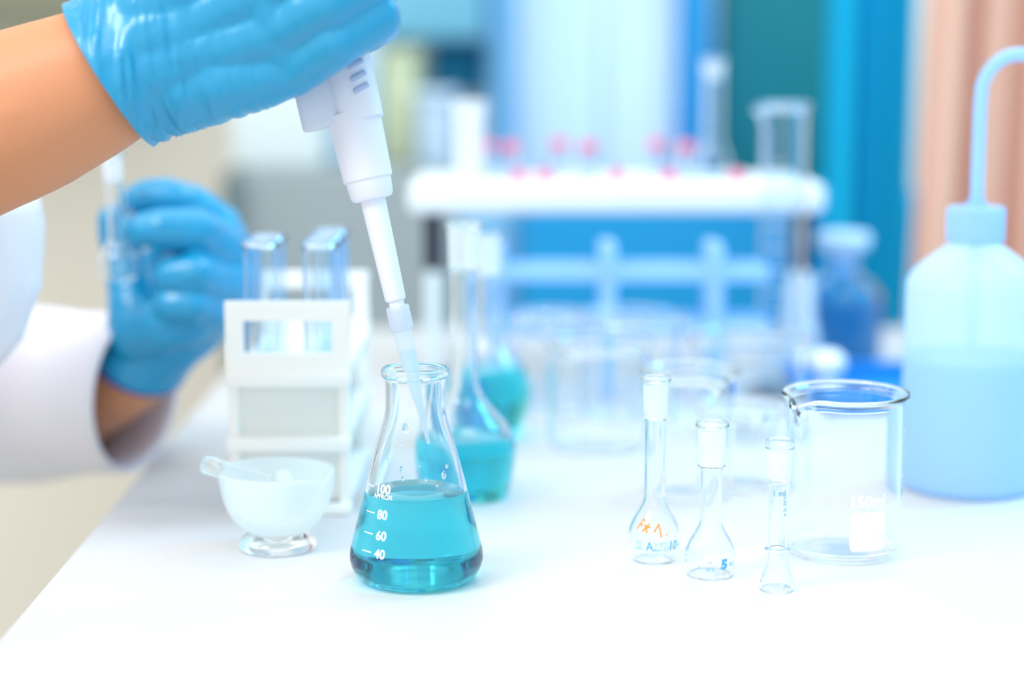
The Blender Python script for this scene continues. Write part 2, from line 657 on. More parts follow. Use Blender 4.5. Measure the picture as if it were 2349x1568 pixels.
# ================================================================== the conical flask in focus
def erlenmeyer():
    root = empty('erlenmeyer_flask', (at(954, 1100, 0.87).x, 0.87, 0), 'conical glass flask half full of cyan solution, pipette tip in its neck', 'flask')
    out = smoothed(mm([(0, 0.9), (10, 0.7), (20, 0.2), (24.2, 0.5), (28.6, 3.6), (30.9, 9.0), (31.0, 14.0), (29.0, 22.5), (25.6, 36), (21.2, 54), (17.4, 67.5),
                       (15.0, 75.5), (14.05, 80.5), (13.9, 86), (13.9, 92), (14.3, 95.2), (15.5, 96.6), (15.9, 98.2), (15.5, 99.6)]), 5)
    prof, inn = vessel(out, 0.0016)
    level = 0.0425
    lathe('flask_wall', wetted(prof, inn, level), M['glass'], root, 128)
    lathe('solution', liquid_profile(inn, level, 0), solution('cyan_solution', level, 60.0, (0.03, 0.83, 0.88)), root, 128)
    # graduations on the front left
    for num, z, ang in (('100', 0.0475, -38), ('80', 0.0362, -34), ('60', 0.0270, -32), ('40', 0.0190, -31)):
        r = radius_at(out, z)
        big = 0.0042
        print_on('graduation_number', text_bm(num, big, 0.00012), out, 0, z - big / 2, M['enamel'], root, deg0=ang)
        b = rect_bm(bmesh.new(), -0.0035, -0.00022, 0.0028, 0.00022)
        print_on('graduation_mark', b, out, 0, z, M['enamel'], root, deg0=ang - math.degrees((0.0062 if num != '100' else 0.0078) / r) - 3)
    print_on('graduation_word', text_bm('APPROX', 0.0021, 0.00005), out, 0, 0.0430, M['enamel'], root, deg0=-37)
    # droplets inside the wall
    up = [(r, z) for r, z in inn[::-1]]
    for ang, z, s, st in ((-16, 0.0745, 0.0019, 1.25), (-22, 0.0675, 0.0008, 1.1), (-17, 0.0560, 0.0009, 2.2), (-14, 0.0525, 0.0008, 1.2), (42, 0.0530, 0.0013, 1.5),
                          (30, 0.049, 0.0007, 1.0), (16, 0.052, 0.0007, 1.0), (50, 0.0565, 0.0008, 1.3), (8, 0.058, 0.0005, 1.0), (-40, 0.060, 0.0006, 1.2)):
        r = radius_at(up, z) - 0.0001
        a = math.radians(ang)
        b = bmesh.new()
        bmesh.ops.create_icosphere(b, subdivisions=3, radius=s, matrix=Matrix.Translation((r * math.sin(a), -r * math.cos(a), z)) @ Matrix.Rotation(a, 4, 'Z') @ Matrix.Diagonal((1, 0.55, st, 1)))
        bm_link('droplet', b, M['tip_liquid'], root)
    return root


erlenmeyer()


# ================================================================== pipette
def pipette():
    a, b = at(983, 1018, 0.868), at(800, 215, 0.884)
    z = (b - a).normalized()
    y = Vector((0, 1, 0)); y = (y - z * y.dot(z)).normalized()
    x = y.cross(z)
    mat = Matrix((x, y, z)).transposed().to_4x4()
    mat.translation = a
    root = empty('micropipette', a, 'white micropipette held by a gloved hand, clear tip inside the conical flask', 'pipette', mat=mat)
    tip_out = mm([(0.45, 0), (0.75, 0.3), (1.2, 8), (1.9, 18), (2.9, 28), (3.35, 32.0), (3.75, 33.5), (4.05, 45), (4.25, 53.5), (4.9, 54.2), (5.05, 65.5)])
    inn = [(max(r - 0.00055, 0.0002), zz) for r, zz in tip_out[::-1]]
    t = lathe('pipette_tip', tip_out, M['tip'], root, 48, auto=0.5)
    tag(t, 'milky clear disposable tip with pale liquid in it')
    bmr = bmesh.new()
    for k in range(16):
        an = 2 * PI * k / 16
        box_bm(bmr, (-0.00035, 0.0046, 0.055), (0.00035, 0.0054, 0.065))
        for v in bmr.verts[-8:]:
            v.co = Matrix.Rotation(an, 3, 'Z') @ v.co
    bm_link('tip_collar_ribs', bmr, M['tip'], t, smooth=False)
    lq = [(0.0, 0.0006)] + [(max(r - 0.0007, 0.0001), zz) for r, zz in tip_out if 0.0002 < zz < 0.044] + [(0.00325, 0.0445), (0.0, 0.0438)]
    lathe('drawn_liquid', lq, M['drawn'], t, 32)
    lathe('tip_cone', mm([(0, 58), (3.3, 58), (3.6, 67.5), (4.55, 68.2), (4.85, 69), (5.85, 116), (5.85, 119), (0, 119)]), M['pip_white'], root, 64, auto=0.5)
    lathe('collar_nut', mm([(0, 115.4), (7.6, 115.4), (8.9, 115.8), (9.9, 117.4), (10.6, 125.4), (0, 125.4)]), M['pip_white'], root, 64, auto=0.6)
    lathe('lower_barrel', mm([(0, 124.8), (11.0, 124.8), (11.35, 125.2), (11.5, 127), (12.4, 156), (0, 156)]), M['pip_white'], root, 64, auto=0.6)

    def loft(name, secs, m, n=48, e=3.2):
        bm = bmesh.new()
        rings = []
        for zz, x0, x1, hy in secs:
            cx, hx = (x0 + x1) / 2, (x1 - x0) / 2
            ring = []
            for k in range(n):
                th = 2 * PI * k / n
                c, s = math.cos(th), math.sin(th)
                ring.append(bm.verts.new(((cx + hx * math.copysign(abs(c) ** (2 / e), c)) * .001, hy * math.copysign(abs(s) ** (2 / e), s) * .001, zz * .001)))
            rings.append(ring)
        for p, q in zip(rings[:-1], rings[1:]):
            for k in range(n):
                bm.faces.new((p[k], p[(k + 1) % n], q[(k + 1) % n], q[k]))
        bm.faces.new(rings[0][::-1])
        bm.faces.new(rings[-1])
        return bm_link(name, bm, m, root, True, auto=0.6)
    h = loft('handle', [(152.4, -7.6, 12.6, 12.4), (152.0, -7.2, 13.2, 12.6), (160, -7.4, 13.4, 12.6), (185, -8.5, 13.2, 12.4), (230, -10, 12, 12), (268, -10, 11, 11.5), (276, -8, 9, 9), (278, -6, 7, 7)], M['pip_white'])
    loft('ejector_sleeve', [(152.2, -23.5, -3, 9.0), (153.0, -23.8, -3, 9.4), (190, -24.2, -4, 9.2), (220, -20, -5, 8), (235, -14, -5, 6)], M['pip_grey'], e=5)
    for k in range(5):
        bmr = bmesh.new()
        box_bm(bmr, (-0.0038, -0.0011, -0.0013), (0.0038, 0.0011, 0.0013), 0.0006)
        R = Matrix.Translation((0.0072, -0.0124, 0.1650 + 0.0055 * k)) @ Matrix.Rotation(math.radians(16), 4, 'Z') @ Matrix.Rotation(math.radians(-18), 4, 'Y')
        bmesh.ops.transform(bmr, matrix=R, verts=bmr.verts)
        bm_link('grip_ridge', bmr, M['ridge_shade'], h)
    lathe('plunger_rod', mm([(0, 276), (3.2, 276), (3.2, 292), (0, 292)]), M['pip_grey'], root, 32, auto=0.6)
    lathe('plunger_button', mm([(0, 291), (7, 291), (7.6, 292), (7.6, 297), (6.6, 299), (0, 299.6)]), M['pip_white'], root, 32, auto=0.6)
    return root


pipette()


# ================================================================== the person
def px_chain(pts, sc=0.001):
    return [(at(px, py, Y), r * sc) for px, py, Y, r in pts]


def person():
    root = empty('person', (-0.62, 1.15, -0.90), 'person in a white lab coat and blue gloves, pipetting and holding a small flask', 'person')
    off = root.location.copy()

    def adopt(o):
        o.parent = root
        o.matrix_parent_inverse = Matrix.Translation(-off)
        return o
    wrist_r, wrist_l = at(310, 150, 0.872), at(330, 835, 1.135)
    # one continuous body: torso, both arms, legs
    elbow_r, elbow_l = at(-640, 530, 0.93), Vector((-0.42, 1.27, 0.005))
    sh_r, sh_l = Vector((-0.55, 0.97, 0.33)), Vector((-0.55, 1.33, 0.33))
    hip = Vector((-0.68, 1.15, -0.12))
    chest = Vector((-0.52, 1.15, 0.20))
    chains = [
        [(hip, (0.11, 0.15, 0.10)), (chest, (0.10, 0.15, 0.12))],
        [(chest, (0.09, 0.14, 0.10)), (Vector((-0.54, 1.15, 0.36)), (0.05, 0.06, 0.05))],
        [(sh_r, 0.055), (elbow_r, 0.044)], [(sh_l, 0.055), (elbow_l, 0.044)],
        [(chest, 0.08), (sh_r, 0.06)], [(chest, 0.08), (sh_l, 0.06)],
        [(elbow_r, 0.044), (at(-250, 375, 0.895), 0.0435), (at(60, 255, 0.878), 0.0385), (at(210, 190, 0.8745), 0.0338), (wrist_r, 0.026), (at(400, 118, 0.872), 0.015)],
        [(elbow_l, 0.042), (at(120, 930, 1.185), 0.036), (at(280, 870, 1.145), 0.0245), (wrist_l, 0.0225), (at(380, 770, 1.13), 0.020)],
        [(hip + Vector((0, -0.09, 0)), 0.09), (Vector((-0.62, 1.05, -0.50)), 0.06), (Vector((-0.66, 1.05, -0.84)), 0.045), (Vector((-0.54, 1.04, -0.865)), 0.034)],
        [(hip + Vector((0, 0.09, 0)), 0.09), (Vector((-0.62, 1.25, -0.50)), 0.06), (Vector((-0.66, 1.25, -0.84)), 0.045), (Vector((-0.54, 1.26, -0.865)), 0.034)],
    ]
    b = organic(chains, 0.0042, 14)
    adopt(bm_link('body', b, M['skin']))

    # ---- right glove: back of the hand to the camera, fingers closed round the pipette
    Yb = 0.853
    palm = [(at(300, 150, 0.870), 0.0315), ]
    mcps = {'little': (672, 160, Yb + .004, 11.5), 'ring': (640, 70, Yb, 13), 'middle': (612, -22, Yb - .001, 13.5), 'index': (575, -112, Yb + .002, 13)}
    ch = []
    for nm, wpt in (('little', (345, 205, .868, 19)), ('ring', (325, 160, .866, 23)), ('middle', (310, 110, .866, 23)), ('index', (295, 65, .868, 20))):
        m_ = mcps[nm]
        ch.append(px_chain([(180, 205, .8735, 36.5), (250, 180, .872, 34.5)]) )
        mid = ((wpt[0] + m_[0]) / 2, (wpt[1] + m_[1]) / 2 + 4, .861, 17.0)
        ch.append(px_chain([(250, 180, .872, 33.5), wpt, mid, m_]))
    ch += [px_chain([mcps['little'], mcps['ring'], mcps['middle'], mcps['index']])]
    # fleshy edge of the hand below the little finger
    ch += [px_chain([(330, 245, .868, 15), (470, 205, .864, 15.5), (600, 178, .860, 13.5), mcps['little']])]
    # fingers: knuckle, first joint, second joint, tip - each wraps behind the handle
    ch += [px_chain([mcps['little'], (770, 96, .846, 11.4), (862, 38, .853, 10.8), (872, 56, .888, 9.2), (800, 100, .907, 8.5), (742, 120, .903, 7.8)])]
    ch += [px_chain([mcps['ring'], (750, 10, .842, 11.8), (850, -48, .850, 11.2), (865, -20, .890, 9.8), (795, 10, .912, 9), (725, 25, .905, 8.2)])]
    ch += [px_chain([mcps['middle'], (730, -90, .842, 12), (828, -140, .852, 11.4), (842, -115, .893, 10), (770, -85, .913, 9.2), (700, -70, .905, 8.4)])]
    ch += [px_chain([mcps['index'], (700, -180, .845, 11.8), (800, -232, .855, 11.0), (815, -205, .893, 9.8), (745, -180, .912, 9), (680, -165, .905, 8.2)])]
    # thumb up along the handle to the plunger
    ch += [px_chain([(300, 60, .872, 20), (420, -60, .880, 17), (530, -210, .888, 13), (610, -360, .890, 11.2), (664, -450, .889, 10)])]
    b = organic(ch, 0.00125, 9)
    d = (at(600, 45, .86) - at(270, 178, .872)).normalized()
    n_up = Vector((0, -1, 0)).cross(d).normalized()
    c0 = at(252, 178, 0.8735)
    # hem: plane through three points of the hem
    h1, h2, h3 = at(148, 22, .868), at(345, 330, .868), at(228, 186, .836)
    no = (h1 - h3).cross(h2 - h3).normalized()
    if no.dot(d) > 0: no = -no
    cut(b, (h1 + h2 + h3) / 3, no)
    b.normal_update()
    hem_c = (h1 + h2) / 2
    for v in b.verts:
        s = (v.co - hem_c).dot(d)
        w = (v.co - hem_c).dot(n_up)
        dep = v.co.y
        dist = abs((v.co - hem_c).dot(no))
        fade = max(0.0, 1.0 - max(s, 0) / 0.075)
        q = Vector(((s - 0.25 * w) * 120, w * 18, dep * 20))
        f = noise.noise(q) + 0.5 * noise.noise(q * 2.1 + Vector((3, 1, 5)))
        ridge = (1 - min(1.0, abs(f) * 1.3)) ** 1.6 - 0.3
        amp = 0.0034 * fade ** 0.7 * min(1.0, dist / 0.006 + 0.25)
        flare = 0.0014 * math.exp(-dist / 0.006)
        # small creases towards the fingers
        q2 = Vector((s * 150, (w + s * 0.4) * 60, dep * 60))
        fine = 0.00045 * noise.noise(q2)
        v.co += v.normal * (ridge * amp + flare + fine)
    g = adopt(bm_link('glove', b, M['glove']))
    tag(g, 'blue nitrile glove gripping the pipette')
    thicken(g, 0.0007)
    # ---- left glove, a loose fist round a small flask
    mc = {'index': (500, 520, 1.135, 13.5), 'middle': (527, 585, 1.13, 14), 'ring': (522, 655, 1.125, 13.5), 'little': (498, 715, 1.122, 12.5)}
    ch = [px_chain([(250, 905, 1.15, 28), (318, 845, 1.137, 26), (352, 800, 1.134, 25)])]
    for nm, wpt in (('index', (345, 760, 1.14, 22)), ('middle', (365, 770, 1.136, 22)), ('ring', (385, 780, 1.132, 20)), ('little', (400, 785, 1.128, 18))):
        m_ = mc[nm]
        mid = ((wpt[0] + m_[0]) / 2, (wpt[1] + m_[1]) / 2, 1.14, 17)
        ch.append(px_chain([(330, 820, 1.136, 25), wpt, mid, m_]))
    ch += [px_chain([mc['index'], mc['middle'], mc['ring'], mc['little']])]
    ch += [px_chain([mc['index'], (440, 472, 1.125, 11.8), (378, 452, 1.118, 10.6), (345, 450, 1.116, 9.6), (320, 456, 1.115, 8.6)])]
    ch += [px_chain([mc['middle'], (450, 528, 1.105, 12), (370, 524, 1.098, 11), (334, 526, 1.100, 10), (308, 531, 1.104, 8.8)])]
    ch += [px_chain([mc['ring'], (450, 628, 1.098, 11.8), (402, 632, 1.098, 10.8), (388, 640, 1.116, 10), (402, 650, 1.128, 9)])]
    ch += [px_chain([mc['little'], (440, 697, 1.098, 10.6), (396, 700, 1.098, 9.8), (380, 706, 1.114, 9.2), (392, 716, 1.126, 8.4)])]
    ch += [px_chain([(345, 790, 1.13, 20), (315, 735, 1.125, 17), (305, 680, 1.13, 14), (288, 600, 1.136, 11.5), (268, 540, 1.134, 10.2), (262, 502, 1.130, 8.8)])]
    ch += [px_chain([(430, 600, 1.135, 17), (385, 610, 1.140, 15), (360, 690, 1.138, 17)])]
    ch += [px_chain([(320, 770, 1.12, 17), (370, 745, 1.112, 17), (430, 740, 1.112, 14)])]
    b = organic(ch, 0.0016, 6)
    dl = (at(380, 745, 1.13) - at(290, 880, 1.145)).normalized()
    cut(b, at(322, 822, 1.137), at(300, 905, 1.150) - at(352, 770, 1.125))
    b.normal_update()
    for v in b.verts:
        q = Vector((v.co.x * 60, v.co.y * 60, v.co.z * 130))
        f = noise.noise(q)
        v.co += v.normal * ((1 - abs(f)) ** 2 * 0.0009)
    g = adopt(bm_link('glove', b, M['glove']))
    tag(g, 'blue nitrile glove curled round a small flask')
    thicken(g, 0.0007)
    # rolled hem of that glove, its shadow put into the dark colour
    hem = at(320, 825, 1.137)
    ax = (at(352, 770, 1.125) - at(300, 905, 1.150)).normalized()
    R = ax.to_track_quat('Z', 'Y').to_matrix().to_4x4()
    bmh = bmesh.new()
    ring = [(Vector((0.0288 * math.cos(2 * PI * k / 40), 0.0288 * math.sin(2 * PI * k / 40), 0))) for k in range(41)]
    tube_bm(bmh, ring, 0.0011, 8, close=False)
    bmesh.ops.transform(bmh, matrix=Matrix.Translation(hem) @ R, verts=bmh.verts)
    hm = bm_link('glove_hem', bmh, M['navy'])
    hm.parent = g
    hm.matrix_parent_inverse = Matrix.Identity(4)

    # ---- lab coat body
    chains = [
        [(Vector((-0.69, 1.15, -0.45)), (0.13, 0.19, 0.05)), (Vector((-0.66, 1.15, -0.12)), (0.13, 0.185, 0.10)), (Vector((-0.475, 1.15, 0.145)), (0.135, 0.175, 0.075)), (Vector((-0.53, 1.15, 0.32)), (0.085, 0.14, 0.07))],
        [(sh_r, 0.076), (sh_r.lerp(elbow_r, 0.8), 0.064)], [(sh_l, 0.076), (elbow_l, 0.062)],
        [(chest, 0.10), (sh_r, 0.078)], [(chest, 0.10), (sh_l, 0.078)],
        [(chest, (0.11, 0.16, 0.12)), (Vector((-0.54, 1.15, 0.345)), (0.07, 0.09, 0.05))],
    ]
    b = organic(chains, 0.006, 10)
    b.normal_update()
    for v in b.verts:
        q = Vector((v.co.x * 14, v.co.y * 14, v.co.z * 5))
        v.co += v.normal * (0.008 * noise.noise(q) + 0.003 * noise.noise(q * 3))
    adopt(bm_link('lab_coat', b, M['cloth']))
    # rolled-up right sleeve hanging under the bare forearm
    drape = []
    prof = [(455, -60, 72), (520, -62, 82), (600, -64, 86), (660, -68, 82), (720, -80, 66), (780, -100, 40), (830, -125, 2), (848, -140, -18)]
    bmd = bmesh.new()
    rings = []
    for py, pl, pr in prof:
        n, ring = 40, []
        cx, hw = (pl - 160 + pr) / 2, (pr - pl + 160) / 2
        for k in range(n):
            th = 2 * PI * k / n
            wv = 1 + 0.05 * math.sin(5 * th + py * 0.01) + 0.03 * math.sin(9 * th + py * 0.02)
            p = at(cx + hw * math.cos(th) * (wv if math.cos(th) < 0.9 else 1.0 + 0.02 * math.sin(py * .05)), py, 1.01)
            ring.append(bmd.verts.new((p.x, 1.01 + 0.045 * math.sin(th) * wv, p.z)))
        rings.append(ring)
    for p, q in zip(rings[:-1], rings[1:]):
        for k in range(40):
            bmd.faces.new((p[k], p[(k + 1) % 40], q[(k + 1) % 40], q[k]))
    bmesh.ops.subdivide_edges(bmd, edges=bmd.edges[:], cuts=1, use_grid_fill=True, smooth=0.6)
    s1 = adopt(bm_link('coat_front', bmd, M['cloth']))
    thicken(s1, 0.0022)
    # left sleeve with its open cuff
    bms = bmesh.new()
    secs = [(Vector((-0.52, 1.30, 0.06)), 0.062, 0.062), (Vector((-0.43, 1.265, 0.010)), 0.060, 0.062), (at(40, 905, 1.200), 0.052, 0.056), (at(170, 900, 1.165), 0.047, 0.050), (at(312, 903, 1.135), 0.044, 0.047)]
    axis_end = Vector((0.9, -0.40, -0.04)).normalized()
    rings = []
    N = 48
    fine = []
    for i in range(len(secs) - 1):
        for k in range(6):
            t = k / 6
            fine.append((secs[i][0].lerp(secs[i + 1][0], t), secs[i][1] * (1 - t) + secs[i + 1][1] * t, secs[i][2] * (1 - t) + secs[i + 1][2] * t))
    fine.append(secs[-1])
    for i, (c, ra, rb) in enumerate(fine):
        f = i / (len(fine) - 1)
        dd = (fine[min(i + 1, len(fine) - 1)][0] - fine[max(i - 1, 0)][0]).normalized()
        dd = dd.lerp(axis_end, f ** 3).normalized()
        sx = dd.cross(Vector((0, 0, 1))).normalized()
        sz = sx.cross(dd)
        ring = []
        for k in range(N):
            th = 2 * PI * k / N
            wv = 1 + 0.06 * (1 - f ** 4) * noise.noise(Vector((math.cos(th) * 1.6, math.sin(th) * 1.6, f * 9)))
            ring.append(bms.verts.new(c + sx * (math.cos(th) * ra * wv) + sz * (math.sin(th) * rb * wv)))
        rings.append(ring)
    for p, q in zip(rings[:-1], rings[1:]):
        for k in range(N):
            bms.faces.new((p[k], p[(k + 1) % N], q[(k + 1) % N], q[k]))
    s2 = adopt(bm_link('sleeve', bms, M['cloth']))
    thicken(s2, 0.0022)
    return root


person()


# ================================================================== volumetric flasks
def vol_profile(h, bulb_r, neck_r, joint_r, joint_len, bulb_z, flare_z, base_r, lip=0.9):
    pts = [(0, 0.5), (base_r * 0.7, 0.3), (base_r, 0.0), (base_r + (bulb_r - base_r) * 0.55, bulb_z * 0.28), (bulb_r, bulb_z)]
    pts += [(bulb_r * 0.965, bulb_z + (flare_z - bulb_z) * 0.22), (bulb_r * 0.82, bulb_z + (flare_z - bulb_z) * 0.45), (neck_r + (bulb_r - neck_r) * 0.24, bulb_z + (flare_z - bulb_z) * 0.76),
            (neck_r * 1.04, flare_z), (neck_r, flare_z + (h - joint_len - flare_z) * 0.2), (neck_r, h - joint_len - 2.2), (joint_r * 0.86, h - joint_len), (joint_r * 0.93, h - 3.2), (joint_r + lip * 0.5, h - 2.2), (joint_r + lip, h - 1.0), (joint_r + lip * .7, h)]
    return smoothed(mm(pts), 5)


def vol_flask(px, Y, dims, label, cat='flask', group=None, mat='glass', seg=72, wall=0.0011, tilt=None, z=0.0, fill=None):
    root = empty('volumetric_flask', (at(px, 1100, Y).x, Y, z), label, cat, group)
    if tilt: root.rotation_euler = tilt
    out = vol_profile(*dims)
    prof, inn = vessel(out, wall)
    if fill:
        lathe('flask_wall', wetted(prof, inn, fill), M[mat], root, seg)
        lathe('solution', liquid_profile(inn, fill, 0), solution('strong_cyan_solution', fill, 85.0, (0.02, 0.88, 0.93)), root, seg)
    else:
        lathe('flask_wall', prof, M[mat], root, seg)
    h, joint_len = dims[0] * .001, dims[4] * .001
    js = [(r + 0.00008, zz) for r, zz in out if h - joint_len - 0.0004 <= zz <= h - 0.0028]
    lathe('ground_joint', js, M['frost'], root, seg)
    return root, out, inn


f10, o10, _ = vol_flask(1502, 0.903, (90, 12.9, 5.2, 6.4, 19, 11.5, 31, 9.6), 'tallest of the three small volumetric flasks, orange handwriting on its bulb', group=None)
for s, hgt, u, z, b_ in (('A', .0046, -.0030, .0078, .00012), ('10', .0046, .0088, .0078, .00025)):
    print_on('volume_print', text_bm(s, hgt, b_, squeeze=0.85), o10, u, z, M['blue_print'], f10)
for s, u, z, h_ in (('In 20°C', .0026, .0104, .0017), ('Boro 3.3', .0026, .0074, .0017), ('ISO', -.0085, .0106, .0017), ('1042', -.0088, .0076, .0017), ('ml', .0142, .0080, .0026)):
    print_on('small_print', text_bm(s, h_, 0.00002, squeeze=0.9), o10, u, z, M['blue_print'], f10)
for u0, u1, z in ((-.0008, .0062, .0096), (-.0106, -.0066, .0097)):
    print_on('print_rule', rect_bm(bmesh.new(), u0, -.0001, u1, .0001), o10, 0, z, M['blue_print'], f10)
b = bmesh.new()
for st in ([(-.0100, .0008), (-.0078, .0052), (-.0062, .0046)], [(-.0089, .0030), (-.0074, .0024)],
           [(-.0066, .0000), (-.0036, .0036)], [(-.0058, .0030), (-.0048, .0014), (-.0044, -.0006)], [(-.0058, .0014), (-.0030, .0022)],
           [(-.0008, .0002), (.0016, .0036), (.0020, .0006), (.0024, -.0022)], [(.0048, -.0016), (.0049, -.0017)]):
    stroke_bm(b, st, .0009)
print_on('handwriting', b, o10, 0, .0170, M['orange_pen'], f10)

f5, o5, _ = vol_flask(1632, 0.877, (73, 12.1, 5.4, 6.9, 20, 9.5, 26, 10.6), 'small volumetric flask with a bold blue 5 on its bulb', group=None)
print_on('volume_print', text_bm('5', .0046, .0004), o5, .0056, .0058, M['blue_print'], f5)
for s, u, z, h_ in (('ml', .0100, .0066, .0026), ('In', -.0012, .0086, .0015), ('A', -.0062, .0056, .0015), ('20°C', -.0010, .0052, .0015)):
    print_on('small_print', text_bm(s, h_, 0.00001), o5, u, z, M['blue_print'], f5)

# the smallest: a straight tube on a flared foot
f1 = empty('volumetric_flask', (at(1787, 1100, .852).x, .852, 0), 'smallest volumetric flask, a straight tube with blue print on a flared foot', 'flask')
o1 = smoothed(mm([(0, .5), (5.5, .3), (7.4, 0), (8.2, 2.2), (7.9, 5.2), (6.6, 9), (5.3, 13), (4.9, 17), (4.85, 19.2), (5.05, 20), (4.85, 20.8), (4.8, 30), (4.8, 48), (5.3, 51), (5.6, 60), (5.9, 65.5), (6.5, 66.6), (6.6, 68.6), (6.2, 70)]), 5)
p1, i1 = vessel(o1, .0011)
lathe('flask_wall', p1, M['glass'], f1, 64)
js = [(r + .00008, z) for r, z in o1 if .0515 <= z <= .0665]
lathe('ground_joint', js, M['frost'], f1, 48)
print_on('volume_print', text_bm('1 ml', .0026, .0001), o1, -.0004, .0452, M['blue_print'], f1)
print_on('small_print', text_bm('A In 20°C', .0018, .00004), o1, .0034, .0405, M['blue_print'], f1, rot=PI / 2)
bmr = bmesh.new()
tube_bm(bmr, [(.00486 * math.cos(2 * PI * k / 48), .00486 * math.sin(2 * PI * k / 48), .0200) for k in range(49)], .00016, 6, close=False)
bm_link('ring_mark', bmr, M['blue_print'], f1)

# two larger flasks of cyan solution behind the conical flask
fv, ov, iv = vol_flask(1067, 1.035, (151, 28, 7.6, 9.6, 25, 24, 62, 22), 'flared-neck volumetric flask with cyan solution just behind the conical flask', seg=72, wall=.0015, fill=.034)
fr, orr, ir = vol_flask(1118, 1.19, (128, 27.5, 8.0, 9.6, 22, 26, 72, 15), 'round-bulbed flask of strong cyan solution behind the flared-neck flask', seg=72, wall=.0015, fill=.046)

# the flask in the left hand
p = at(290, 640, 1.088)
vol_flask(290, 1.088, (72, 12, 5.0, 6.0, 16, 8.5, 24, 10), 'small empty volumetric flask held up in the gloved left hand', seg=48, z=p.z, tilt=(0, math.radians(-2), 0))


# ================================================================== beakers
def beaker(px, Y, r, h, label, group=None, spout=-140, wall=.0014, mat='glass', name='beaker', sc=1.0):
    root = empty(name, (at(px, 1000, Y).x, Y, 0), label, 'beaker', group)
    out = smoothed(mm([(0, .8), (r * .6, .5), (r * .80, .1), (r * .93, 1.4), (r * .99, 4.5), (r, 9), (r, h * .5), (r, h * .9), (r, h - 3.5), (r + .5, h - 2), (r + 1.7, h - .8), (r + 2.4, h)]), 4)
    prof, inn = vessel(out, wall)
    sa = math.radians(spout)

    def deform(co):
        rr = math.hypot(co.x, co.y)
        if rr < 1e-5: return co
        a = math.atan2(co.y, co.x)
        da = (a - sa + PI) % (2 * PI) - PI
        k = math.exp(-(da / .17) ** 2)
        side = math.exp(-((abs(da) - .42) / .2) ** 2)
        f = max(0.0, min(1.0, (co.z - (h - 13) * .001) / .013)) ** 1.6
        add = k * .0062 * f - side * .0012 * f
        s = (rr + add) / rr
        return Vector((co.x * s, co.y * s, co.z - k * .0030 * f))
    lathe('beaker_wall', prof, M[mat], root, 96, deform=deform)
    return root, out


b150, ob = beaker(1936, 0.918, 28.8, 79, 'glass beaker marked 150ml beside the wash bottle', spout=-142)
print_on('volume_print', text_bm('150ml', .0056, .0002), ob, .0078, .0295, M['enamel'], b150)
print_on('label_patch', rect_bm(bmesh.new(), -.0095, -.0095, .0095, .0095, 12, rad=.0024), ob, .0085, .0190 - .0018, M['enamel'], b150)
for k in range(9):
    z = .018 + .0055 * k
    print_on('graduation_mark', rect_bm(bmesh.new(), -.003 if k % 2 else -.005, -.0003, .004, .0003, 6), ob, 0, z, M['enamel'], b150, deg0=82)

BG = 'empty beakers at the back of the bench'
beaker(1580, 1.035, 25, 70, 'empty beaker standing directly behind the tallest small volumetric flask', BG, -60)
beaker(1372, 1.16, 31, 66, 'empty beaker beside the round flask of cyan solution', BG, -120)
beaker(1440, 1.265, 34, 68, 'empty beaker in front of the pale blue peg rack, left of two', BG, -20)
beaker(1715, 1.20, 37, 64, 'wide low beaker in front of the glass cylinder', BG, -150)
beaker(1265, 1.28, 27, 66, 'small empty beaker at the left end of the pale blue peg rack', BG, -100)
beaker(1700, 1.06, 24, 45, 'low beaker between the small flasks and the large marked beaker', BG, -80)


# ================================================================== wash bottle
wb = empty('wash_bottle', (at(2216, 1100, 1.055).x, 1.055, 0), 'milky plastic wash bottle half full of pale blue water, bent spout on top', 'bottle')
k = 1.0
wo = smoothed(mm([(0, 2.2), (24, 1.6), (30, .3), (34.5, 1.2), (36.6, 5), (37.0, 10), (37.0, 40), (37.0, 80), (37.0, 112), (36.4, 117), (33.5, 122.5), (27, 128.5), (19, 134.5), (13.6, 139), (12.6, 142), (12.6, 147)]), 5)
prof, winn = vessel(wo, .0012, False)
lathe('bottle_wall', wo + [(0, wo[-1][1])], M['ldpe'], wb, 96)
lp = [(max(r - .0004, 0), z + (.0004 if z < .02 else 0)) for r, z in winn[::-1] if z < .0755]
lathe('water', lp + [(lp[-1][0], .0760), (0, .0760)], M['wash_liquid'], wb, 96, auto=.6)
n_r = 40
bmc = lathe_bm(mm([(0, 139.6), (15.2, 139.6), (15.6, 140.2), (15.6, 157), (14.8, 158.2), (6, 158.4), (5.2, 161.5), (0, 161.5)]), 80)
for v in bmc.verts:
    rr = math.hypot(v.co.x, v.co.y)
    if rr > .0150 and .1396 < v.co.z < .1578:
        a = math.atan2(v.co.y, v.co.x)
        s = 1 + .02 * math.cos(40 * a)
        v.co.x *= s; v.co.y *= s
bm_link('screw_cap', bmc, M['ldpe_cap'], wb, auto=.6)
pts = [(0, 0, .010), (0, 0, .08), (0, 0, .158), (0, 0, .2130)]
for q in range(1, 10):
    a = PI - (PI / 2 + math.radians(28)) * q / 9
    pts.append((.0205 + .0205 * math.cos(a), 0, .2190 + .0225 * math.sin(a)))
x, z = pts[-1][0], pts[-1][2]
for q in range(1, 6):
    pts.append((x + .011 * q, 0, z - .0062 * q - .0004 * q * q))
tube('spout_tube', pts, [.0037] * (len(pts) - 3) + [.0034, .003, .0024], M['ldpe_cap'], wb, 20)


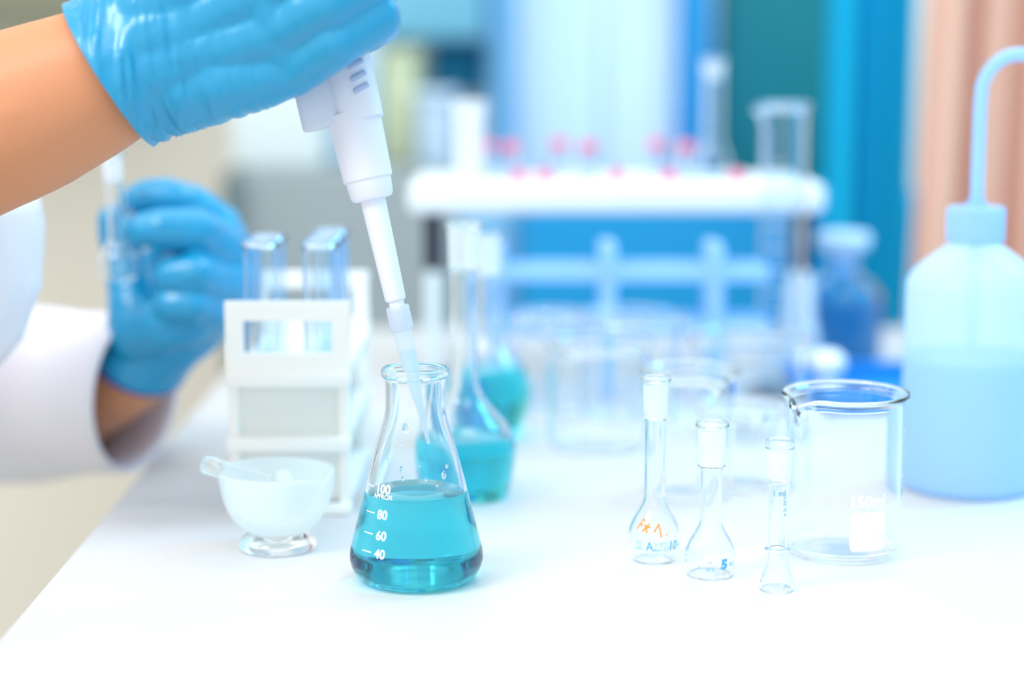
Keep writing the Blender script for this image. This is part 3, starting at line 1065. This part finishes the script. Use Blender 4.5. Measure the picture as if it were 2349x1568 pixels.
# ================================================================== mortar and pestle
mo = empty('mortar', (at(637, 1200, .925).x, .925, 0), 'frosted glass mortar bowl on a clear round foot', 'mortar')
RM = 28.6
mp = smoothed(mm([(0, 1.5), (12, 1.2), (17.5, .2), (19.2, 1.4), (18.8, 4.4), (16.0, 7.4), (13.8, 9.0)]), 4)
bowl = smoothed(mm([(13.8, 9.0), (17.5, 11.2), (22.5, 16.5), (26.2, 24), (28.0, 32), (28.8, 39.5)]), 5)
bin_ = smoothed(mm([(27.2, 40.2), (25.4, 32), (22.8, 24), (18.5, 17.8), (11, 13.4), (0, 12.2)]), 5)


def lip(co):
    rr = math.hypot(co.x, co.y)
    if rr < 1e-5: return co
    a = math.atan2(co.y, co.x)
    da = (a - math.radians(-35) + PI) % (2 * PI) - PI
    kx = math.exp(-(da / .22) ** 2) * max(0, (co.z - .028) / .012)
    return Vector((co.x * (1 + kx * .10), co.y * (1 + kx * .10), co.z - kx * .0022))


lathe('foot', mp + [(0.0, .0090)], M['glass'], mo, 72, auto=.7)
lathe('bowl', [(0, .0092)] + bowl + bin_, M['frost_mortar'], mo, 96, deform=lip)
pa, pb = at(466, 1063, .918), at(652, 1118, .934)
dirp = (pb - pa).normalized()
pe = empty('pestle', pa, 'clear glass pestle rod leaning in the mortar', 'pestle')
bmp = bmesh.new()
L = (pb - pa).length
tube_bm(bmp, [dirp * (L * t) for t in (0, .02, .3, .6, .85)], [.0040, .0046, .0046, .0048, .0056], 24)
bm_link('rod', bmp, M['glass'], pe, auto=.9)
bmp = bmesh.new()
tube_bm(bmp, [dirp * (L * t) for t in (.85, .9, .98, 1.05, 1.08)], [.0056, .0084, .0092, .0074, .003], 24)
bm_link('grinding_head', bmp, M['frost_mortar'], pe)


# ================================================================== test tube rack with tubes
rx0, rx1 = at(514, 700, .995).x, at(801, 700, .995).x
ry0, ry1 = .995, 1.135
rk = empty('test_tube_rack', ((rx0 + rx1) / 2, (ry0 + ry1) / 2, 0), 'white plastic test tube rack with a handle slot in its end plate', 'rack')
HW, HD, RH = (rx1 - rx0) / 2, (ry1 - ry0) / 2, .1135


def end_plate(y, face):
    """end plate with a handle slot at the top and two recessed panels"""
    t = .006
    bm = bmesh.new()
    holes = [(-.0235, .0235, .0860, .1035)]
    xs = [-HW, -.0235, .0235, HW]
    box_bm(bm, (-HW, y, .0860), (-.0235, y + t, .1035))
    box_bm(bm, (.0235, y, .0860), (HW, y + t, .1035))
    box_bm(bm, (-HW, y, .1035), (HW, y + t, RH))
    box_bm(bm, (-HW, y, .0765), (HW, y + t, .0860))
    bmesh.ops.remove_doubles(bm, verts=bm.verts[:], dist=1e-6)
    return bm


for y, nm in ((-HD, 'end_plate'), (HD - .006, 'end_plate')):
    bm = end_plate(y, 0)
    t = .006
    # lower stages: side stiles and ledges, a little narrower than the handle frame
    for x in (-1, 1):
        a, c = sorted((x * HW * .97, x * (HW * .97 - .0055)))
        box_bm(bm, (a, y, 0), (c, y + t, .075), .001)
    sg = -1 if y < 0 else 1
    for z0, z1 in ((.0690, .0765), (.0345, .0420), (0, .006)):
        y0, y1 = sorted((y + (0 if sg < 0 else t), y + (t if sg < 0 else 0)))
        ya, yb = (y - .006, y + t) if sg < 0 else (y, y + t + .006)
        box_bm(bm, (-HW, ya, z0), (HW, yb, z1), .0014)
    pl = bm_link(nm, bm, M['rack'], rk, auto=.6)
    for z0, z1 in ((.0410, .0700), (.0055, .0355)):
        box('recessed_panel', (-HW * .90, y + .0025, z0), (HW * .90, y + .0045, z1), M['rack_recess'], pl, .0004)
for z, th in ((.0735, .004), (.0385, .004), (.002, .004)):
    bm = bmesh.new()
    nx, ny, hr = 2, 4, .0105
    xs = [-HW * .97 + k_ * (HW * 1.94) / 2 for k_ in range(3)]
    ys = [-HD + .006 + k_ * (2 * HD - .012) / 4 for k_ in range(5)]
    for i in range(2):
        for j in range(4):
            cx, cyy = (xs[i] + xs[i + 1]) / 2, (ys[j] + ys[j + 1]) / 2
            n = 32
            inner, outer = [], []
            for q in range(n):
                a = 2 * PI * q / n
                c, s = math.cos(a), math.sin(a)
                hx, hy = (xs[i + 1] - xs[i]) / 2, (ys[j + 1] - ys[j]) / 2
                m_ = max(abs(c) / hx, abs(s) / hy)
                outer.append((cx + c / m_, cyy + s / m_))
                inner.append((cx + c * hr, cyy + s * hr))
            solid = z < .01
            lay = []
            for zz in (z, z + th):
                lay.append(([bm.verts.new((*p_, zz)) for p_ in outer], [bm.verts.new((*p_, zz)) for p_ in inner]))
            for q in range(n):
                q2 = (q + 1) % n
                (o0, i0), (o1_, i1_) = lay
                if solid:
                    continue
                bm.faces.new((o0[q], i0[q], i0[q2], o0[q2]))
                bm.faces.new((o1_[q], o1_[q2], i1_[q2], i1_[q]))
                bm.faces.new((i0[q], i1_[q], i1_[q2], i0[q2]))
                bm.faces.new((o0[q], o0[q2], o1_[q2], o1_[q]))
            if solid:
                for v in [v for l_ in lay for w in l_ for v in w]:
                    bm.verts.remove(v)
    if z < .01:
        box_bm(bm, (-HW * .97, -HD, z), (HW * .97, HD, z + th), .0008)
    bmesh.ops.recalc_face_normals(bm, faces=bm.faces)
    bm_link('tube_shelf', bm, M['rack'], rk, auto=.6)

tube_spots = [(0, 0, 'front left tube in the white rack, behind the handle slot'), (1, 0, 'front right tube in the white rack, behind the handle slot'),
              (0, 1, 'second tube from the front in the left row of the white rack'), (1, 1, 'second tube from the front in the right row of the white rack'),
              (1, 2, 'rearmost tube in the right row of the white rack')]
tt = None
to = smoothed(mm([(0, 0), (4.5, .9), (8.2, 4.6), (9.4, 9.5), (9.5, 20), (9.5, 80), (9.5, 132), (9.7, 134.4), (10.5, 135.6), (10.3, 136.6)]), 4)
tp, ti = vessel(to, .0011)
cx_ = [-(HW * .97) / 2, (HW * .97) / 2]
for i, j, lab in tube_spots:
    yy = (ry0 + ry1) / 2 - HD + .006 + (j + .5) * (2 * HD - .012) / 4
    loc = ((rx0 + rx1) / 2 + cx_[i], yy, .0062)
    if tt is None:
        o = tt = lathe('test_tube', tp, M['glass_blue'], None, 48)
    else:
        o = tt.copy(); COL.objects.link(o)
    o.location = loc
    tag(o, lab, 'test tube', 'test tubes in the white rack')


# ================================================================== shelf on the bench
s0, s1 = at(934, 450, 1.40).x, at(1896, 450, 1.40).x
shz = .1225
sh = empty('bench_shelf', ((s0 + s1) / 2, 1.465, 0), 'thick white shelf raised over the bench on dark uprights', 'shelf')
sx = (s1 - s0) / 2
box('board', (-sx, -.065, shz), (sx, .065, shz + .0225), M['shelf'], sh, .007, 4)
for x in (at(992, 550, 1.42).x, at(1846, 550, 1.42).x):
    lx = x - (s0 + s1) / 2
    u = box('upright', (lx - .0062, -.045, .078), (lx + .0062, -.020, shz + .001), M['black'], sh, .001)
    tag(u, 'black upper bracket')
    u = box('foot_plate', (lx - .0055, -.046, 0), (lx + .0055, -.019, .0785), M['white_box'], sh, .001)
    tag(u, 'pale steel lower upright')

zt = shz + .0226


def vial(px, Y, label, hc=28):
    root = empty('capped_vial', (at(px, 390, Y).x, Y, zt), label, 'vial', 'red capped vials on the shelf')
    return root


vials = [(1118, 1.462, 'red-capped vial beside the tall white tube on the shelf'), (1172, 1.440, 'red-capped vial, second along the shelf from the tall white tube'),
         (1283, 1.475, 'red-capped vial third along the shelf, in front of the white curtain'), (1350, 1.440, 'red-capped vial fourth along the shelf, in front of the white curtain'),
         (1505, 1.475, 'red-capped vial fifth along the shelf, left of the slim flask'), (1574, 1.440, 'red-capped vial touching close to the slim flask on the shelf')]
proto = None
for px, Y, lab in vials:
    root = vial(px, Y, lab)
    if proto is None:
        vo = smoothed(mm([(0, .4), (6, .2), (7.4, .8), (7.6, 3), (7.6, 14), (7.2, 17), (5.6, 19.5), (5.4, 22)]), 4)
        vp, vi = vessel(vo, .0008)
        a = lathe('vial_body', vp, M['glass_blue'], root, 32)
        bcap = lathe('cap', mm([(0, 20.6), (6.0, 20.6), (6.4, 21.2), (6.4, 27.8), (5.6, 28.6), (0, 28.8)]), M['red'], root, 32, auto=.6)
        w = lathe('contents', liquid_profile(vi, .012), M['frost'], root, 32)
        proto = [a, bcap, w]
    else:
        for q in proto:
            c = q.copy(); COL.objects.link(c); c.parent = root
low = [(1192, 'small red stopper lying on the shelf under the second vial'), (1250, 'small red stopper lying on the shelf before the third vial'),
       (1415, 'small red stopper lying on the shelf in the wide gap between vials'), (1535, 'small red stopper lying on the shelf left of the slim flask'),
       (1690, 'small red stopper lying on the shelf beside the glass cylinder')]
st0 = None
for px, lab in low:
    if st0 is None:
        st0 = lathe('stopper', mm([(0, 0), (5.6, 0), (6.2, .8), (6.2, 3.6), (5.2, 4.4), (4.6, 5.2), (4.2, 9.5), (0, 10)]), M['red'], None, 32, auto=.6)
        o = st0
    else:
        o = st0.copy(); COL.objects.link(o)
    o.location = (at(px, 400, 1.418).x, 1.418, zt)
    tag(o, lab, 'stopper', 'red stoppers on the shelf')
# tall flared tube at the left end, slim flask at the right
ft = empty('flared_tube', (at(1077, 390, 1.45).x, 1.45, zt), 'frosted white tube with a flared mouth at the left end of the shelf', 'tube')
fo = smoothed(mm([(0, .5), (9, .2), (11.5, .8), (12, 4), (11.6, 20), (11.4, 40), (12.2, 52), (13.6, 57.5)]), 4)
fp, _ = vessel(fo, .0014)
lathe('tube_wall', fp, M['frost'], ft, 48)
sf, _, _ = vol_flask(1621, 1.455, (90, 14.5, 8.2, 9.2, 14, 10, 30, 12), 'slim volumetric flask standing on the white shelf', mat='glass_blue', seg=48, z=zt)

# graduated cylinder in front of the shelf, on the bench
gc = empty('graduated_cylinder', (at(1790, 700, 1.345).x, 1.345, 0), 'tall glass cylinder with a pouring lip rising in front of the shelf', 'cylinder')
go = smoothed(mm([(0, 6), (10, 5.6), (14.6, 6.2), (16, 9), (16, 60), (16, 120), (16, 196), (16.6, 200), (18.4, 204)]), 5)
gp, gi = vessel(go, .0014)


def glip(co):
    rr = math.hypot(co.x, co.y)
    if rr < 1e-5: return co
    a = math.atan2(co.y, co.x)
    da = (a - math.radians(195) + PI) % (2 * PI) - PI
    f = math.exp(-(da / .35) ** 2) * max(0, (co.z - .190) / .014)
    return Vector((co.x * (1 + f * .30), co.y * (1 + f * .30), co.z - f * .004))


lathe('cylinder_wall', gp, M['glass_blue'], gc, 64, deform=glip)
lathe('foot', mm([(0, 0), (25, 0), (26, 1), (25.6, 3), (14, 6), (8, 7), (0, 7)]), M['glass_blue'], gc, 48, auto=.7)
for q in range(10):
    print_on('graduation_mark', rect_bm(bmesh.new(), -.006, -.0003, .006, .0003, 6), go, 0, .03 + .015 * q, M['enamel'], gc, deg0=-20)

# ================================================================== pale blue peg rack under the shelf
pr = empty('peg_rack', (at(1440, 700, 1.335).x, 1.335, 0), 'pale blue lattice rack standing under the white shelf', 'rack')
ox = pr.location.x
xa, xb = at(1118, 700, 1.32).x - ox, at(1762, 700, 1.32).x - ox
for y in (-.018, .018):
    for z in (.089, .052):
        box('rail', (xa, y - .004, z - .0055), (xb, y + .004, z + .0055), M['peg'], pr, .0015)
for px in (1140, 1395, 1640):
    lx = at(px, 700, 1.32).x - ox
    box('post', (lx - .0057, -.023, 0), (lx + .0057, .023, .1095), M['peg'], pr, .0020)

# ================================================================== reagent bottle, pear flask and tray at the right
rb = empty('reagent_bottle', (at(1931, 700, 1.50).x, 1.50, .0), 'glass reagent bottle with a broad flat white stopper beyond the marked beaker', 'bottle')
ro = smoothed(mm([(0, 1), (26, .4), (30, 2), (31.5, 8), (31.5, 40), (30, 52), (22, 61), (13.5, 66), (12, 70), (12, 76), (14, 78)]), 5)
rp, ri = vessel(ro, .002)
lathe('bottle_wall', rp, M['glass_deep'], rb, 64)
lathe('reagent', liquid_profile(ri, .046), M['green_liquid'], rb, 48)
lathe('stopper', mm([(0, 66), (8.5, 66), (10.5, 82), (11, 84), (19, 88), (21, 92), (21, 97), (18, 99.5), (0, 100.5)]), M['white_plastic'], rb, 48, auto=.7)
pf = empty('pear_flask', (at(1833, 740, 1.43).x, 1.43, 0), 'pear-shaped glass flask between the cylinder and the reagent bottle', 'flask')
po = smoothed(mm([(0, .5), (8, .3), (12, 1.5), (15, 14), (14, 30), (11.5, 44), (11, 50), (10.5, 62), (7, 74), (4, 80), (3.8, 88), (4.6, 90)]), 4)
pp, _ = vessel(po, .0012)
lathe('flask_wall', pp, M['frost'], pf, 48)
# tray
t0, t1 = at(1852, 850, 1.30).x, at(2360, 850, 1.30).x
tr = empty('storage_tray', ((t0 + t1) / 2, 1.33, 0), 'long blue plastic tray on the bench behind the wash bottle', 'tray')
tx = (t1 - t0) / 2
bm = bmesh.new()
box_bm(bm, (-tx, -.06, 0), (tx, .06, .004), .001)
box_bm(bm, (-tx, -.06, 0), (tx, -.056, .016), .0012)
box_bm(bm, (-tx, .056, 0), (tx, .06, .016), .0012)
box_bm(bm, (-tx, -.06, 0), (-tx + .004, .06, .016), .0012)
box_bm(bm, (tx - .004, -.06, 0), (tx, .06, .016), .0012)
bm_link('tray_shell', bm, M['tray_blue'], tr, auto=.6)
kn = lathe('highlight_ball', smoothed(mm([(0, 0), (8, 0), (7.5, 2), (6, 4.5), (9.5, 9), (12.5, 15), (12.0, 21.5), (7, 26), (0, 27.4)]), 4), plastic('highlight_white', (250, 252, 255), .25, .5, scale=60), None, 40)
kn.location = (at(1898, 830, 1.345).x, 1.345, .0042)  # ball added to stand in for a blurred bright highlight
tag(kn, 'white ball added as a bright knob standing in the blue tray', 'highlight')
nb = empty('plastic_box', (at(2372, 1100, 1.16).x, 1.16, 0), 'dark blue box half hidden behind the wash bottle', 'box')
box('housing', (-.012, -.02, .004), (.06, .04, .045), M['navy'], nb, .004)
for x in (-.004, .05):
    for y in (-.012, .032):
        box('foot', (x - .004, y - .004, 0), (x + .004, y + .004, .005), M['black'], nb, .001)

# ================================================================== blurred things at the back
cb = empty('counter_cabinet', (at(740, 700, 2.1).x, 2.2, -.9), 'tall grey steel cabinet behind the bench under the white housings', 'cabinet')
cx = cb.location.x
a, b = at(556, 900, 2.08), at(1045, 388, 2.08)
box('carcass', (a.x - cx, 2.08 - 2.2, 0), (b.x - cx, 2.45 - 2.2, b.z + .9), M['grey_metal'], cb, .006)
a2 = at(517, 900, 2.06)
tag(box('edge_post', (a2.x - cx, 2.06 - 2.2, 0), (a.x - cx + .002, 2.45 - 2.2, b.z + .9 - .004), M['dark_grey'], cb, .004), 'dark grey edge post')
zc = b.z


def on_cabinet(name, px0, px1, pytop, Y, depth, m, label, cat, z0=None):
    lo, hi = at(px0, 380, Y), at(px1, pytop, Y)
    z0 = zc if z0 is None else z0
    root = empty(name, ((lo.x + hi.x) / 2, Y + depth / 2, z0 + .0005), label, cat)
    hw = (hi.x - lo.x) / 2
    box('housing', (-hw, -depth / 2, 0), (hw, depth / 2, hi.z - z0), m, root, .006)
    box('lid', (-hw - .003, -depth / 2 - .003, hi.z - z0 - .006), (hw + .003, depth / 2 + .003, hi.z - z0 + .006), m, root, .003)
    return root


on_cabinet('instrument_housing', 528, 742, 150, 2.10, .2, M['white_box'], 'bright white instrument on the grey cabinet behind the pipette', 'instrument')
on_cabinet('carton', 872, 950, 130, 2.16, .15, M['yellow_green'], 'pale yellow carton on the grey cabinet', 'carton')
on_cabinet('storage_box', 758, 860, 60, 2.14, .18, M['pale_blue'], 'pale blue box between the white instrument and the yellow carton', 'box')
on_cabinet('canister', 958, 1040, 225, 2.10, .1, M['pale_blue'], 'pale blue canister at the right edge of the grey cabinet', 'canister')


def wall_panel(name, px0, py0, px1, py1, Y, depth, m, label, cat, handle=True):
    lo, hi = at(px0, py1, Y), at(px1, py0, Y)
    root = empty(name, ((lo.x + hi.x) / 2, Y + depth / 2, lo.z), label, cat)
    hw, hh = (hi.x - lo.x) / 2, hi.z - lo.z
    box('carcass', (-hw, -depth / 2 + .012, 0), (hw, depth / 2, hh), m, root, .003)
    d = box('door', (-hw + .003, -depth / 2, .004), (hw - .003, -depth / 2 + .012, hh - .004), m, root, .003)
    return root


wall_panel('wall_cupboard', -350, -330, 330, 60, 2.28, .34, M['olive'], 'olive grey cupboard on the wall above the bare forearm', 'cupboard')
wall_panel('wall_cupboard', 740, -330, 1112, 95, 2.30, .32, M['pale_teal'], 'pale teal cupboard on the wall above the grey cabinet', 'cupboard')
wall_panel('wall_box', 985, 102, 1112, 215, 2.42, .2, M['teal'], 'deep teal box mounted on the wall under the pale teal cupboard', 'box')


def curtain(name, px0, px1, Y, pytop, pybot, m, label, folds, amp, lean=0.0, thick=.002):
    a, b = at(px0, pybot, Y), at(px1, pytop, Y)
    nx, nz = max(48, folds * 14), 10
    bm = bmesh.new()
    g = []
    for i in range(nx + 1):
        f = i / nx
        col = []
        for j in range(nz + 1):
            h = j / nz
            x = a.x + (b.x - a.x) * f + lean * h
            y = Y + amp * math.sin(2 * PI * folds * f + .6 * math.sin(3 * f * PI)) * (1.15 - .3 * h) + amp * .4 * math.sin(2 * PI * folds * 2.3 * f + 1 + h)
            col.append(bm.verts.new((x, y, a.z + (b.z - a.z) * h)))
        g.append(col)
    for i in range(nx):
        for j in range(nz):
            bm.faces.new((g[i][j], g[i + 1][j], g[i + 1][j + 1], g[i][j + 1]))
    o = bm_link(name, bm, m)
    thicken(o, thick)
    tag(o, label, 'curtain')
    return o


wz = at(0, -330, 2.4).z
curtain('curtain', 1195, 1385, 2.45, -330, 560, M['sheer'], 'white sheer curtain covering the left half of the window', 4, .012)
curtain('curtain', 1392, 1560, 2.47, -330, 560, M['sheer'], 'white sheer curtain covering the right half of the window', 3, .012)
wall_panel('storage_locker', 1118, -330, 1192, 470, 2.36, .2, M['blue_mid'], 'narrow mid blue locker left of the white curtains', 'locker')
wall_panel('storage_locker', 1566, -330, 1640, 470, 2.36, .2, M['blue_panel'], 'narrow bright blue locker right of the white curtains', 'locker')
wall_panel('notice_board', 1643, -330, 1965, 600, 2.40, .05, M['teal_dark'], 'dark teal board between the blue locker and the blue curtain', 'board')
wall_panel('base_cabinet', 1190, 470, 2200, 1300, 2.02, .3, M['blue_panel'], 'wide blue cabinet behind the bench under the window', 'cabinet')
wall_panel('base_cabinet', 1052, 470, 1188, 1300, 2.06, .3, M['blue_mid'], 'pale blue cabinet door beside the wide blue cabinet', 'cabinet')
curtain('curtain', 1880, 2115, 1.96, -330, 1100, M['blue_cloth'], 'deep blue curtain hanging next to the dark teal board', 3, .016)
curtain('curtain', 2068, 2560, 1.78, -330, 1100, M['peach_cloth'], 'peach curtain hanging behind the wash bottle', 5, .022, lean=.016)
